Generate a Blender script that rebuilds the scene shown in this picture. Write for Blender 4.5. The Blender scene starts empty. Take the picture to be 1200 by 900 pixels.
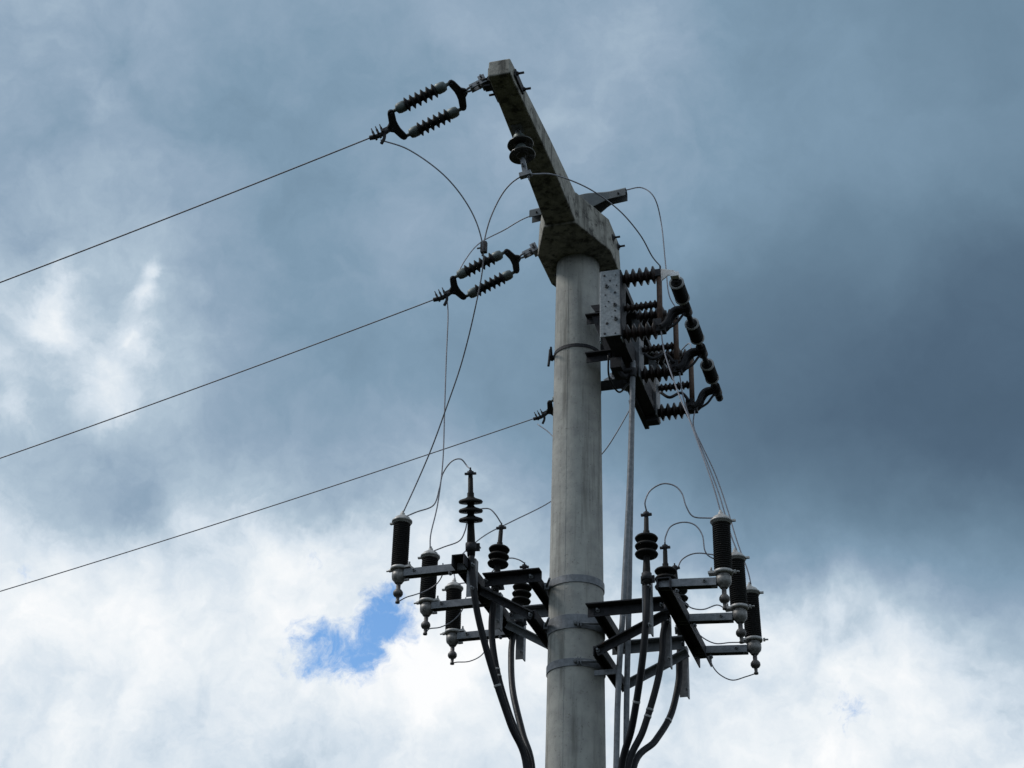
import bpy, bmesh, math, random
from mathutils import Vector, Matrix
random.seed(7)
R = math.radians
scene = bpy.context.scene
col = scene.collection

# ------------------------------------------------------------------ camera
CZ, TH, ROLL, FPX = 1.6, R(30), R(1.55), 2000.0
FW = Vector((0, math.cos(TH), math.sin(TH)))
_r = Vector((1, 0, 0)); _u = _r.cross(FW)
CR = _r * math.cos(ROLL) + _u * math.sin(ROLL)
CU = _u * math.cos(ROLL) - _r * math.sin(ROLL)
cd = bpy.data.cameras.new('camera'); cam = bpy.data.objects.new('camera', cd); col.objects.link(cam)
cd.sensor_width = 36; cd.lens = 60; cd.clip_start = 0.1; cd.clip_end = 20000
m = Matrix((CR, CU, -FW)).transposed().to_4x4(); m.translation = (0, 0, CZ); cam.matrix_world = m
scene.camera = cam

# ------------------------------------------------------------------ exposure
vs = scene.view_settings
vs.view_transform = 'Standard'; vs.look = 'None'; vs.gamma = 1; vs.use_curve_mapping = False; vs.exposure = 0.0

# ------------------------------------------------------------------ world: Nishita sky behind a procedural cloud deck
SUN_EL, SUN_AZ = R(48), R(-84)        # azimuth from +Y (view direction), negative = left
world = bpy.data.worlds.new('World'); scene.world = world; world.use_nodes = True
nt = world.node_tree; N = nt.nodes; LK = nt.links; N.clear()
def nd(t, **k):
    n = N.new(t)
    for a, b in k.items(): setattr(n, a, b)
    return n
def link(a, b): LK.new(a, b)
def math_(op, a, b=None, c=None, clamp=False):
    n = nd('ShaderNodeMath', operation=op, use_clamp=clamp)
    for i, x in enumerate((a, b, c)):
        if x is None: continue
        if isinstance(x, (int, float)): n.inputs[i].default_value = x
        else: link(x, n.inputs[i])
    return n.outputs[0]
def vmath(op, a, b=None, scale=None):
    n = nd('ShaderNodeVectorMath', operation=op)
    for i, x in enumerate((a, b)):
        if x is None: continue
        if isinstance(x, (tuple, list, Vector)): n.inputs[i].default_value = tuple(x)
        else: link(x, n.inputs[i])
    if scale is not None:
        if isinstance(scale, (int, float)): n.inputs['Scale'].default_value = scale
        else: link(scale, n.inputs['Scale'])
    return n.outputs[1] if op in ('DISTANCE', 'DOT_PRODUCT', 'LENGTH') else n.outputs[0]
def noise(vec, scale, detail=4, rough=.5, dist=0.0, out=0):
    n = nd('ShaderNodeTexNoise'); link(vec, n.inputs['Vector'])
    n.inputs['Scale'].default_value = scale; n.inputs['Detail'].default_value = detail
    n.inputs['Roughness'].default_value = rough; n.inputs['Distortion'].default_value = dist
    return n.outputs[out]
def dirpx(x, y):
    return (FW * FPX + CR * (x - 600) - CU * (y - 450)).normalized()
tc = nd('ShaderNodeTexCoord')
D0 = vmath('NORMALIZE', tc.outputs['Generated'])
# wind-sheared warps of the viewing direction: broad swirls and fine curls
w1 = vmath('SCALE', vmath('SUBTRACT', noise(D0, 5.0, 3, .5, out=1), (.5, .5, .5)), scale=.035)
w2 = vmath('SCALE', vmath('SUBTRACT', noise(D0, 22.0, 5, .6, out=1), (.5, .5, .5)), scale=.040)
D1 = vmath('ADD', vmath('ADD', D0, w1), w2)
BR = [  # cloud brightness by direction (x, y, brightness, width)
 (50,50,.66),(300,50,.60),(600,30,.62),(730,90,.66),(900,50,.555),(1130,60,.52),(150,160,.65),(300,200,.59),(450,230,.60),
 (30,230,.66),(60,390,.79),(165,390,.78),(170,290,.69),(105,330,.70),(110,470,.76),(300,370,.605),(420,440,.57),(520,250,.64),(820,240,.60),
 (1000,160,.57),(1000,300,.49),(900,390,.45),(1150,380,.40),(1100,540,.36),(1150,470,.37),(920,560,.38),(1010,470,.40),(820,480,.45),(760,560,.50),(1010,610,.41),(1150,620,.42),(900,640,.47),(900,680,.60),(1000,660,.50),(1100,670,.47),(1180,690,.54),(820,660,.62),
 (900,735,.87),(800,715,.84),(1000,712,.84),(1080,722,.83),(1160,755,.83),(960,770,.89),(900,830,.89),(1100,850,.88),(580,600,.72),(400,530,.61),(280,490,.60),(130,580,.64),(30,520,.76),
 (210,610,.79),(320,640,.87),(460,620,.86),(100,690,.92),(30,740,.90),(210,720,.93),(200,800,.86),(200,870,.83),(540,740,.96),(430,800,.93),(320,820,.87),(540,860,.79),(400,875,.80),(40,840,.82),(120,800,.90),(730,650,.84),
 (620,480,.54),(560,380,.57),(700,400,.55),(-200,200,.6),(-200,500,.75),(-200,800,.85),(1400,200,.48),(1400,500,.42),(1400,800,.75),(1750,200,.9),(1750,600,.95),(2100,400,1.0),(2100,900,1.0),(600,-200,.6),(200,-200,.62),(1000,-200,.55),(200,1100,.85),(600,1100,.88),(1000,1100,.85)]
SIG = .034
cen = [dirpx(b[0], b[1]) for b in BR]; val = [b[2] for b in BR]
BASE = .75
# normalised radial interpolation: smooth weights, so no ringing between the samples
acc = None; wsum = None
for i, c in enumerate(cen):
    d = vmath('DISTANCE', D1, tuple(float(q) for q in c))
    g = math_('EXPONENT', math_('MULTIPLY', math_('MULTIPLY', d, d), -1 / (2 * SIG * SIG)))
    acc = math_('MULTIPLY', g, float(val[i])) if acc is None else math_('MULTIPLY_ADD', g, float(val[i]), acc)
    wsum = g if wsum is None else math_('ADD', wsum, g)
W0 = .02
lum = math_('DIVIDE', math_('ADD', acc, BASE * W0), math_('ADD', wsum, W0))
for x, y, sg, w in [(58, 335, .008, .13), (62, 395, .010, .12), (100, 440, .012, .07), (160, 400, .009, .12), (172, 350, .006, .13), (185, 320, .005, .10), (110, 110, .010, .06), (350, 655, .02, .05), (500, 790, .02, .08), (30, 500, .008, .08), (165, 590, .012, -.08), (110, 600, .012, -.05), (560, 570, .01, .06), (1060, 770, .02, .04), (880, 735, .020, .14), (820, 725, .014, .10), (980, 715, .014, .10), (930, 800, .03, .05), (118, 475, .014, .08), (60, 360, .006, .08), (55, 700, .02, .05), (150, 700, .02, .04), (300, 690, .02, .05), (760, 850, .03, .04)]:
    d = vmath('DISTANCE', D1, tuple(dirpx(x, y)))
    lum = math_('MULTIPLY_ADD', math_('EXPONENT', math_('MULTIPLY', math_('MULTIPLY', d, d), -1 / (2 * sg * sg))), w, lum)
n1 = math_('SUBTRACT', noise(D1, 11.0, 7, .58, .4), .5)
n2 = math_('SUBTRACT', noise(D1, 38.0, 6, .6, .3), .5)
n0 = math_('SUBTRACT', noise(D0, 7.5, 3, .5, .5), .5)
mr = nd('ShaderNodeMapRange'); link(lum, mr.inputs[0])
for i, x in zip((1, 2, 3, 4), (.52, .82, .07, .50)): mr.inputs[i].default_value = x
det = math_('ADD', math_('MULTIPLY', n0, .25), math_('ADD', math_('MULTIPLY', n1, .85), math_('MULTIPLY', n2, .38)))
lum2 = math_('ADD', math_('ADD', lum, .012), math_('MULTIPLY', det, mr.outputs[0]))
ramp = nd('ShaderNodeValToRGB'); link(lum2, ramp.inputs[0])
def s2l(c): return tuple(((x / 255) / 12.92 if x <= 10 else ((x / 255 + .055) / 1.055) ** 2.4) for x in c) + (1,)
st = [(.34, (66, 86, 104)), (.405, (80, 102, 123)), (.52, (106, 132, 153)), (.605, (127, 154, 176)), (.665, (147, 169, 190)), (.75, (176, 195, 211)), (.83, (212, 224, 235)), (.91, (236, 242, 247)), (.985, (253, 254, 255))]
e = ramp.color_ramp.elements
while len(e) < len(st): e.new(.5)
for q, (p_, c_) in zip(e, st): q.position = p_; q.color = s2l(c_)
# gaps in the cloud
def gap(x, y, sg, w):
    d = vmath('DISTANCE', D1, tuple(dirpx(x, y)))
    return math_('MULTIPLY', math_('EXPONENT', math_('MULTIPLY', math_('MULTIPLY', d, d), -1 / (2 * sg * sg))), w)
gp = None
for a in [(446, 703, .012, 1.45), (440, 730, .009, .85), (474, 727, .010, .95), (412, 773, .011, 1.0), (436, 762, .009, .75), (378, 760, .012, .78), (345, 752, .011, .74), (362, 648, .008, .65), (990, 850, .007, 1.0), (992, 846, .012, .35), (30, 668, .008, .4)]:
    g = gap(*a); gp = g if gp is None else math_('ADD', gp, g)
n3 = math_('SUBTRACT', noise(D1, 42.0, 8, .68, .2), .5)
gm = nd('ShaderNodeMapRange', interpolation_type='SMOOTHSTEP')
link(math_('ADD', math_('MINIMUM', gp, 1.7), math_('ADD', math_('MULTIPLY', n3, 3.8), math_('MULTIPLY', n1, 1.6))), gm.inputs[0])
for i, x in zip((1, 2, 3, 4), (.40, 1.75, 0, .95)): gm.inputs[i].default_value = x
gate = math_('MULTIPLY', gm.outputs[0], math_('MULTIPLY', gp, 2.5, clamp=True))
sky = nd('ShaderNodeTexSky', sky_type='NISHITA'); sky.sun_disc = False
sky.sun_elevation = SUN_EL; sky.sun_rotation = SUN_AZ; sky.dust_density = .3; sky.ozone_density = 2.0; sky.air_density = 1.0
b1 = nd('ShaderNodeBackground'); hs = nd('ShaderNodeHueSaturation'); hs.inputs['Saturation'].default_value = 1.25; hs.inputs['Hue'].default_value = .5; hs.inputs['Value'].default_value = 1.15; link(sky.outputs[0], hs.inputs['Color']); link(hs.outputs[0], b1.inputs[0]); b1.inputs[1].default_value = .15
b2 = nd('ShaderNodeBackground'); link(ramp.outputs[0], b2.inputs[0]); b2.inputs[1].default_value = 1.0
mx = nd('ShaderNodeMixShader'); link(gate, mx.inputs[0]); link(b2.outputs[0], mx.inputs[1]); link(b1.outputs[0], mx.inputs[2])
wo = nd('ShaderNodeOutputWorld'); link(mx.outputs[0], wo.inputs[0])

# ------------------------------------------------------------------ sun veiled by cloud
sd = bpy.data.lights.new('sun', 'SUN'); sd.energy = 1.9; sd.angle = R(14); sd.color = (1, .96, .9)
so = bpy.data.objects.new('sun', sd); col.objects.link(so)
sdir = Vector((math.sin(SUN_AZ) * math.cos(SUN_EL), math.cos(SUN_AZ) * math.cos(SUN_EL), math.sin(SUN_EL)))
so.rotation_euler = sdir.to_track_quat('Z', 'Y').to_euler(); so.location = (-20, 10, 30)

# ------------------------------------------------------------------ pole frame of reference
# s runs along the line (to the left), t along the crossarm (towards the viewer), z up
P0 = Vector((.407, 9.2, 0)); AA = R(17)
TV = Vector((-math.sin(AA), -math.cos(AA), 0)); SV = Vector((-math.cos(AA), math.sin(AA), 0)); ZV = Vector((0, 0, 1))
def L(s, t, z): return P0 + SV * s + TV * t + ZV * z
def at(x, y, t):                          # a point of the photograph at the known distance t along the crossarm
    d = dirpx(x, y); o = Vector((0, 0, CZ))
    return o + d * (((P0 + TV * t - o).dot(TV)) / d.dot(TV))
def atz(x, y, z):
    d = dirpx(x, y); return Vector((0, 0, CZ)) + d * ((z - CZ) / d.z)

# ------------------------------------------------------------------ materials
def mat(name, c1, c2=None, rough=.6, metal=0.0, scale=20, bump=.0, spec=.5, streak=None, pores=False, grime=None, aniso=(1, 1, 1)):
    M = bpy.data.materials.new(name); M.use_nodes = True; t = M.node_tree; n = t.nodes; l = t.links
    b = n['Principled BSDF']; b.inputs['Roughness'].default_value = rough; b.inputs['Metallic'].default_value = metal
    b.inputs['Specular IOR Level'].default_value = spec
    tc = n.new('ShaderNodeTexCoord'); mp = n.new('ShaderNodeMapping'); mp.inputs['Scale'].default_value = aniso
    l.new(tc.outputs['Object'], mp.inputs['Vector'])
    def nz(sc, det=5, ro=.6, vec=None):
        q = n.new('ShaderNodeTexNoise'); q.inputs['Scale'].default_value = sc; q.inputs['Detail'].default_value = det; q.inputs['Roughness'].default_value = ro
        l.new(vec or mp.outputs[0], q.inputs['Vector']); return q
    def mixc(f, a, bb):
        q = n.new('ShaderNodeMix'); q.data_type = 'RGBA'
        for i, x in ((0, f), (6, a), (7, bb)):
            if isinstance(x, tuple): q.inputs[i].default_value = x + (1,)
            elif isinstance(x, (int, float)): q.inputs[i].default_value = x
            else: l.new(x, q.inputs[i])
        return q.outputs[2]
    def rng(x, a, bb, c=0, d=1):
        q = n.new('ShaderNodeMapRange'); l.new(x, q.inputs[0])
        for i, y in zip((1, 2, 3, 4), (a, bb, c, d)): q.inputs[i].default_value = y
        return q.outputs[0]
    a = nz(scale); c = mixc(rng(a.outputs[0], .35, .65), c1, c2 or c1)
    if grime:
        g = nz(grime[1], 6, .7); c = mixc(rng(g.outputs[0], grime[2], grime[2] + .12), c, grime[0])
    if streak:
        mp2 = n.new('ShaderNodeMapping'); mp2.inputs['Scale'].default_value = (1, 1, .06); l.new(tc.outputs['Object'], mp2.inputs['Vector'])
        g = nz(streak[1], 5, .6, mp2.outputs[0]); c = mixc(rng(g.outputs[0], .50, .66, 0, .8), c, streak[0])
    if pores:
        v = n.new('ShaderNodeTexVoronoi'); v.inputs['Scale'].default_value = 42; l.new(mp.outputs[0], v.inputs['Vector'])
        g = nz(9, 3); f = n.new('ShaderNodeMath'); f.operation = 'MULTIPLY'
        l.new(rng(v.outputs[0], .10, .20, .75, 0), f.inputs[0]); l.new(rng(g.outputs[0], .42, .52), f.inputs[1])
        c = mixc(f.outputs[0], c, tuple(x * .45 for x in c1))
    l.new(c, b.inputs['Base Color'])
    r_ = nz(scale * 2.3); l.new(rng(r_.outputs[0], .3, .7, max(.05, rough - .12), min(1, rough + .12)), b.inputs['Roughness'])
    if bump:
        bp = n.new('ShaderNodeBump'); bp.inputs['Strength'].default_value = bump; bp.inputs['Distance'].default_value = .004
        h = nz(scale * 4, 6, .7); l.new(h.outputs[0], bp.inputs['Height']); l.new(bp.outputs[0], b.inputs['Normal'])
    return M
M = dict(
 shaft=mat('spun_concrete', (.43, .425, .395), (.31, .308, .295), .9, scale=9, bump=.9, spec=.2, streak=((.17, .165, .15), 17), pores=True, grime=((.21, .205, .18), 40, .59)),
 cast=mat('cast_concrete', (.38, .365, .325), (.24, .23, .205), .92, scale=16, bump=1.0, spec=.2, streak=((.065, .062, .056), 14), pores=True, grime=((.075, .072, .065), 15, .52)),
 galv=mat('galvanised_steel', (.22, .23, .25), (.145, .155, .17), .6, .4, scale=35, bump=.12),
 galv2=mat('bright_galvanised_steel', (.30, .33, .355), (.19, .21, .23), .6, .25, scale=60, bump=.15, grime=((.17, .18, .19), 38, .66)),
 steel=mat('dull_weathered_steel', (.045, .045, .052), (.028, .028, .032), .7, .15, spec=.25, scale=30, bump=.2, grime=((.09, .05, .03), 25, .62)),
 rust=mat('rusty_brown_tube', (.11, .065, .045), (.065, .04, .03), .75, .2, scale=40, bump=.25),
 alu=mat('aluminium_cap', (.42, .41, .40), (.26, .26, .26), .5, .35, scale=40, bump=.1, grime=((.2, .18, .16), 40, .62)),
 dull_alu=mat('dull_metal', (.24, .235, .23), (.11, .105, .10), .5, .3, scale=45),
 dark_alu=mat('stained_metal', (.13, .12, .12), (.07, .065, .06), .5, .3, scale=40),
 white=mat('white_grey_fitting', (.82, .83, .84), (.74, .75, .77), .5, scale=30),
 cond=mat('stranded_aluminium_wire', (.30, .30, .33), (.20, .20, .23), .55, .3, scale=80, spec=.4),
 cable=mat('black_cable_sheath', (.009, .009, .012), (.013, .013, .016), .5, spec=.25, scale=30, bump=.1),
 rubber=mat('black_silicone', (.008, .0075, .0075), (.012, .011, .011), .65, spec=.2, scale=30),
 brown=mat('dark_brown_insulator', (.022, .012, .010), (.013, .008, .008), .42, spec=.3, scale=25),
 cap=mat('grey_green_end_fitting', (.13, .155, .15), (.085, .10, .10), .55, .4, scale=35, bump=.15),
 porcelain=mat('dark_glazed_porcelain', (.03, .032, .03), (.045, .04, .035), .2, scale=20),
 cover=mat('grey_plastic_cover', (.075, .085, .093), (.10, .11, .115), .5, scale=18, bump=.1, grime=((.12, .125, .11), 20, .64)),
 tape=mat('light_grey_band', (.34, .34, .34), (.24, .24, .24), .6, scale=30),
)
def ground_mat():
    Mx = bpy.data.materials.new('meadow_grass'); Mx.use_nodes = True; t = Mx.node_tree; b = t.nodes['Principled BSDF']; b.inputs['Roughness'].default_value = 1.0; b.inputs['Specular IOR Level'].default_value = 0.0
    tc = t.nodes.new('ShaderNodeTexCoord'); a = t.nodes.new('ShaderNodeTexNoise'); a.inputs['Scale'].default_value = .6; a.inputs['Detail'].default_value = 8
    t.links.new(tc.outputs['Object'], a.inputs['Vector']); r = t.nodes.new('ShaderNodeValToRGB'); t.links.new(a.outputs[0], r.inputs[0])
    r.color_ramp.elements[0].position = .35; r.color_ramp.elements[0].color = (.014, .019, .009, 1); r.color_ramp.elements[1].position = .7; r.color_ramp.elements[1].color = (.030, .029, .017, 1)
    t.links.new(r.outputs[0], b.inputs['Base Color']); return Mx

# ------------------------------------------------------------------ mesh helpers
class MB:
    def __init__(s): s.v = []; s.f = []; s.sm = []
    def add(s, vs, fs, smooth=False):
        o = len(s.v); s.v += [Vector(q) for q in vs]; s.f += [tuple(o + i for i in f) for f in fs]; s.sm += [smooth] * len(fs)
        return s
    def box(s, c, ax, dims):              # ax: three unit vectors, dims: full sizes
        X, Y, Z = [Vector(a) * d / 2 for a, d in zip(ax, dims)]; c = Vector(c)
        vs = [c + X * i + Y * j + Z * k for i in (-1, 1) for j in (-1, 1) for k in (-1, 1)]
        return s.add(vs, [(0, 1, 3, 2), (4, 6, 7, 5), (0, 4, 5, 1), (2, 3, 7, 6), (0, 2, 6, 4), (1, 5, 7, 3)])
    def prism(s, poly, off):              # polygon of 3D points extruded by a vector
        n = len(poly); off = Vector(off); a = [Vector(p) for p in poly]
        return s.add(a + [p + off for p in a], [tuple(range(n))[::-1], tuple(range(n, 2 * n))] + [(i, (i + 1) % n, n + (i + 1) % n, n + i) for i in range(n)])
    def profile(s, p0, p1, prof, up):     # extrude a 2D outline (side, up) from p0 to p1
        p0, p1 = Vector(p0), Vector(p1); d = (p1 - p0).normalized(); up = Vector(up); side = d.cross(up).normalized(); up = side.cross(d).normalized()
        return s.prism([p0 + side * a + up * b for a, b in prof], p1 - p0)
    def angle(s, p0, p1, w, up, th=.007, flip=1):
        return s.profile(p0, p1, [(flip * a, b) for a, b in [(0, 0), (w, 0), (w, -th), (th, -th), (th, -w), (0, -w)]], up)
    def channel(s, p0, p1, w, h, up, th=.008):
        a = w / 2; return s.profile(p0, p1, [(-a, 0), (a, 0), (a, -h), (a - th, -h), (a - th, -th), (-a + th, -th), (-a + th, -h), (-a, -h)], up)
    def lathe(s, prof, o=(0, 0, 0), ax=(0, 0, 1), n=20, smooth=True):   # prof: (radius, height)
        ax = Vector(ax).normalized(); o = Vector(o); X = ax.orthogonal().normalized(); Y = ax.cross(X)
        vs = []; fs = []
        for r, h in prof: vs += [o + ax * h + (X * math.cos(2 * math.pi * k / n) + Y * math.sin(2 * math.pi * k / n)) * r for k in range(n)]
        for i in range(len(prof) - 1): fs += [(i * n + k, i * n + (k + 1) % n, (i + 1) * n + (k + 1) % n, (i + 1) * n + k) for k in range(n)]
        s.add(vs, fs, smooth); m_ = len(prof) - 1; off = len(s.v) - len(vs)
        s.f += [tuple(off + k for k in range(n))[::-1], tuple(off + m_ * n + k for k in range(n))]; s.sm += [False, False]
        return s
    def cyl(s, a, b, r, n=12, r2=None):
        a, b = Vector(a), Vector(b); return s.lathe([(r, 0), (r2 or r, (b - a).length)], a, b - a, n)
    def tube(s, pts, r, n=8, smooth=True, sub=6):
        pts = [Vector(p) for p in pts]
        if sub > 1 and len(pts) > 2:
            q = [2 * pts[0] - pts[1]] + pts + [2 * pts[-1] - pts[-2]]; out = []
            for i in range(1, len(q) - 2):
                a, b, c, d = q[i - 1:i + 3]
                for k in range(sub):
                    x = k / sub; out.append(.5 * ((2 * b) + (c - a) * x + (2 * a - 5 * b + 4 * c - d) * x * x + (3 * b - a - 3 * c + d) * x ** 3))
            out.append(pts[-1]); pts = out
        T = [(pts[min(i + 1, len(pts) - 1)] - pts[max(i - 1, 0)]).normalized() for i in range(len(pts))]
        X = T[0].orthogonal().normalized(); vs = []; fs = []
        for i, (p, t) in enumerate(zip(pts, T)):
            X = (X - t * X.dot(t)).normalized(); Y = t.cross(X)
            rr = r[0] + (r[1] - r[0]) * i / (len(pts) - 1) if isinstance(r, tuple) else r
            vs += [p + (X * math.cos(2 * math.pi * k / n) + Y * math.sin(2 * math.pi * k / n)) * rr for k in range(n)]
        for i in range(len(pts) - 1): fs += [(i * n + k, i * n + (k + 1) % n, (i + 1) * n + (k + 1) % n, (i + 1) * n + k) for k in range(n)]
        o = len(s.v); s.add(vs, fs, smooth); e_ = o + (len(pts) - 1) * n
        s.f += [tuple(o + k for k in range(n))[::-1], tuple(e_ + k for k in range(n))]; s.sm += [False, False]
        return s
    def bolt(s, p, ax, r=.012, l=.03):
        s.lathe([(r, 0), (r, .012)], p, ax, 6, False); return s.lathe([(r * .5, .01), (r * .5, l)], p, ax, 8)
    def build(s, name, m_, parent=None, loc=None, bevel=0):
        base = Vector((0, 0, 0))
        if parent:
            q = parent
            while q: base += q.location; q = q.parent
        o_ = Vector(loc) if loc is not None else Vector((0, 0, 0))
        me = bpy.data.meshes.new(name); me.from_pydata([tuple(p - base - o_) for p in s.v], [], s.f); me.update()
        me.polygons.foreach_set('use_smooth', s.sm); me.materials.append(M[m_] if isinstance(m_, str) else m_)
        bm = bmesh.new(); bm.from_mesh(me); bmesh.ops.recalc_face_normals(bm, faces=bm.faces); bm.to_mesh(me); bm.free()
        ob = bpy.data.objects.new(name, me); col.objects.link(ob); ob.parent = parent; ob.location = o_
        if bevel:
            b = ob.modifiers.new('bevel', 'BEVEL'); b.width = bevel; b.segments = 2; b.limit_method = 'ANGLE'; b.angle_limit = R(40)
        return ob
def tag(o, label=None, cat=None, group=None, kind=None):
    for k, x in (('label', label), ('category', cat), ('group', group), ('kind', kind)):
        if x: o[k] = x
    return o
def thing(name, loc, label, cat, group=None):
    o = bpy.data.objects.new(name, None); col.objects.link(o); o.location = loc; o.empty_display_size = .1
    return tag(o, label, cat, group)
def copy_tree(o, parent=None):
    c = o.copy(); col.objects.link(c); c.parent = parent
    for ch in [x for x in col.objects if x.parent == o]: copy_tree(ch, c)
    return c
def sheds(n, l, rc, rs, a0=0.0, tip=.35):       # ribbed profile along an axis: n sheds over length l
    p = []; st_ = l / n
    for i in range(n):
        a = a0 + st_ * i; p += [(rc, a), (rc, a + st_ * .12), (rs * .97, a + st_ * .44), (rs, a + st_ * .52), (rs * .97, a + st_ * .60), (rc, a + st_ * .86)]
    return p

# ------------------------------------------------------------------ ground
g = MB(); nG = 48; S = 6000.0
rings = [0, 3, 8, 20, 60, 200, 800, 3000, 9000]
vs_ = [Vector((0, 0, 0))]; fs_ = []
for q, rr in enumerate(rings[1:]):
    for k in range(nG):
        a = 2 * math.pi * k / nG; vs_.append(Vector((rr * math.cos(a), rr * math.sin(a), 0 if rr < 30 else random.uniform(-.004, .0) * rr)))
for k in range(nG): fs_.append((0, 1 + k, 1 + (k + 1) % nG))
for q in range(len(rings) - 2):
    a, b = 1 + q * nG, 1 + (q + 1) * nG
    for k in range(nG): fs_.append((a + k, b + k, b + (k + 1) % nG, a + (k + 1) % nG))
g.add(vs_, fs_, True); tag(g.build('ground', ground_mat()), kind='structure')

# ------------------------------------------------------------------ concrete pole with its cast crossarm
RT = .139
def prad(z): return RT + (7.8 - z) * .0087
pole = thing('utility_pole', L(0, 0, 0), 'tall tapering round concrete pole with a cast concrete crossarm on top', 'utility pole')
b = MB()
zs = [-.4 + 8.24 * i / 40 for i in range(41)]
b.lathe([(prad(z), z) for z in zs], L(0, 0, 0), (0, 0, 1), 64)
for aa in (.19, math.pi + .19):          # casting seams
    d = (TV * math.cos(aa) + SV * math.sin(aa)).normalized(); w = d.cross(ZV)
    p0 = L(0, 0, .0) + d * (prad(0) - .002); p1 = L(0, 0, 7.8) + d * (prad(7.8) - .002)
    for o_, hw in ((0, .003),):
        b.prism([p0 - w * hw, p0 + w * hw, p0 + w * hw * .5 + d * .0032, p0 - w * hw * .5 + d * .0032], p1 - p0)
b.build('shaft', 'shaft', pole)
# crossarm: collar block + two tapering arms, one closed outline
b = MB()
ZB, ZC = 7.81, 8.06
outl = [(.105, .47), (.225, .17), (.225, -.17), (.105, -.47), (-.105, -.47), (-.245, -.17), (-.245, .12), (-.105, .47)]
b.add([L(s_, t_, ZB) for s_, t_ in outl] + [L(s_ * .96, t_ * .97, ZC) for s_, t_ in outl],
      [tuple(range(8)), tuple(range(8, 16))[::-1]] + [(i, (i + 1) % 8, 8 + (i + 1) % 8, 8 + i) for i in range(8)])
for sg in (1, -1):
    def ringp(t_, hw, zb, zt, c=0): return [L(c - hw, sg * t_, zb), L(c + hw, sg * t_, zb), L(c + hw * .95, sg * t_, zt), L(c - hw * .95, sg * t_, zt)]
    rs = [ringp(.20, .100, 7.815, 8.075), ringp(.47, .098, 7.828, 8.058, -.005), ringp(1.1, .086, 7.84, 8.005, -.022), ringp(1.72, .070, 7.845, 7.965, -.028), ringp(1.90, .066, 7.845, 7.952, -.03)]
    vs_ = [p for q in rs for p in q]; fs_ = [(0, 1, 2, 3), (16, 17, 18, 19)]
    for i in range(4): fs_ += [(4 * i + k, 4 * i + (k + 1) % 4, 4 * i + 4 + (k + 1) % 4, 4 * i + 4 + k) for k in range(4)]
    b.add(vs_, fs_)
b.build('crossarm', 'cast', pole, bevel=.008)
for s_, t_, z_ in ((-.243, .03, 7.97), (-.241, -.12, 8.00)):
    b = MB(); b.lathe([(.024, -.006), (.024, .004)], L(s_, t_, z_), -SV, 12).bolt(L(s_, t_, z_), -SV, .014, .045); b.build('bolt', 'steel', pole)
b = MB(); b.tube([L(.12, .02, 7.80), L(.13, .02, 7.76), L(.15, .02, 7.745)], .006); b.build('lifting_hook', 'steel', pole)

# ------------------------------------------------------------------ strain insulator sets
def make_strain():
    root = thing('strain_insulator', (0, 0, 0), '', 'insulator', 'strain insulators of the line')
    X, Y, Z = Vector((1, 0, 0)), Vector((0, 1, 0)), Vector((0, 0, 1))
    b = MB()                              # shackle, twisted links
    b.box((.02, 0, 0), (X, Y, Z), (.045, .075, .07)); b.bolt((.02, .037, .0), Y, .014, .04); b.bolt((.02, -.037, .0), -Y, .014, .04)
    for s_ in (-1, 1): b.box((.075, s_ * .018, .0), (X, Y, Z), (.08, .01, .036))
    b.cyl((.055, -.035, 0), (.055, .035, 0), .009); b.cyl((.105, -.032, 0), (.105, .032, 0), .009)
    b.tube([(.09, 0, 0), (.12, 0, .014), (.155, 0, .0), (.12, 0, -.014), (.09, 0, 0)], .008, 8)
    b.build('shackle', 'galv', root, bevel=.002)
    def yoke(x0, sg):
        h_ = [(-.018, 0), (-.012, .022), (.010, .045), (.020, .085), (.030, .125), (.042, .148), (.058, .153), (.073, .142), (.077, .122), (.070, .085), (.062, .045)]
        o = [(sg * a, c) for a, c in h_] + [(sg * .060, 0)] + [(sg * a, -c) for a, c in h_[:0:-1]]
        b = MB(); b.prism([(x0 + a, c, -.008) for a, c in o], (0, 0, .016))
        for y in (-.13, .13): b.cyl((x0 + sg * .056, y, -.018), (x0 + sg * .056, y, .018), .010)
        b.cyl((x0 + sg * .012, 0, -.02), (x0 + sg * .012, 0, .02), .011)
        b.build('yoke_plate', 'steel', root, bevel=.003)
    yoke(.155, 1); yoke(.695, -1)
    for y in (-.13, .13):
        b = MB(); x0 = .26
        b.lathe([(.017, 0)] + sheds(6, .235, .024, .049) + [(.017, .236)], (x0 + .048, y, 0), (1, 0, 0), 18); rod = b.build('insulator_rod', 'rubber', root)
        for xa, d in ((x0 - .038, 1), (x0 + .366, -1)):
            b = MB(); b.lathe([(.011, 0), (.012, .022), (.030, .03), (.036, .05), (.036, .085), (.024, .10)], (xa, y, 0), (d, 0, 0), 16)
            b.build('end_fitting', 'cap', rod)
    b = MB()                              # dead-end clamp
    b.box((.73, 0, 0), (X, Y, Z), (.05, .03, .03)); b.tube([(.70, 0, 0), (.735, 0, -.012), (.79, 0, -.012), (.84, 0, .004)], .016, 8)
    for x in (.745, .775, .805): b.box((x, 0, .0), (X, Y, Z), (.014, .058, .03)); b.bolt((x, .024, .01), Z, .008, .04); b.bolt((x, -.024, .01), Z, .008, .045)
    b.tube([(.74, 0, -.02), (.755, .0, -.055), (.785, 0, -.085)], .011, 8)
    b.build('clamp', 'steel', root)
    return root
proto = make_strain()
ST = [((570, 95), (440, 159), 1.75, 1.0, 'nearest pair of black strain insulators, highest in view, holding the topmost line wire'),
      ((630, 291), (514, 349), -.03, 1.0, 'middle pair of black strain insulators bolted to the collar left of the pole top'),
      ((722, 441), (630, 489), -1.75, 1.0, 'farthest pair of strain insulators, mostly hidden behind the concrete pole')]
clampend = []
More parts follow.
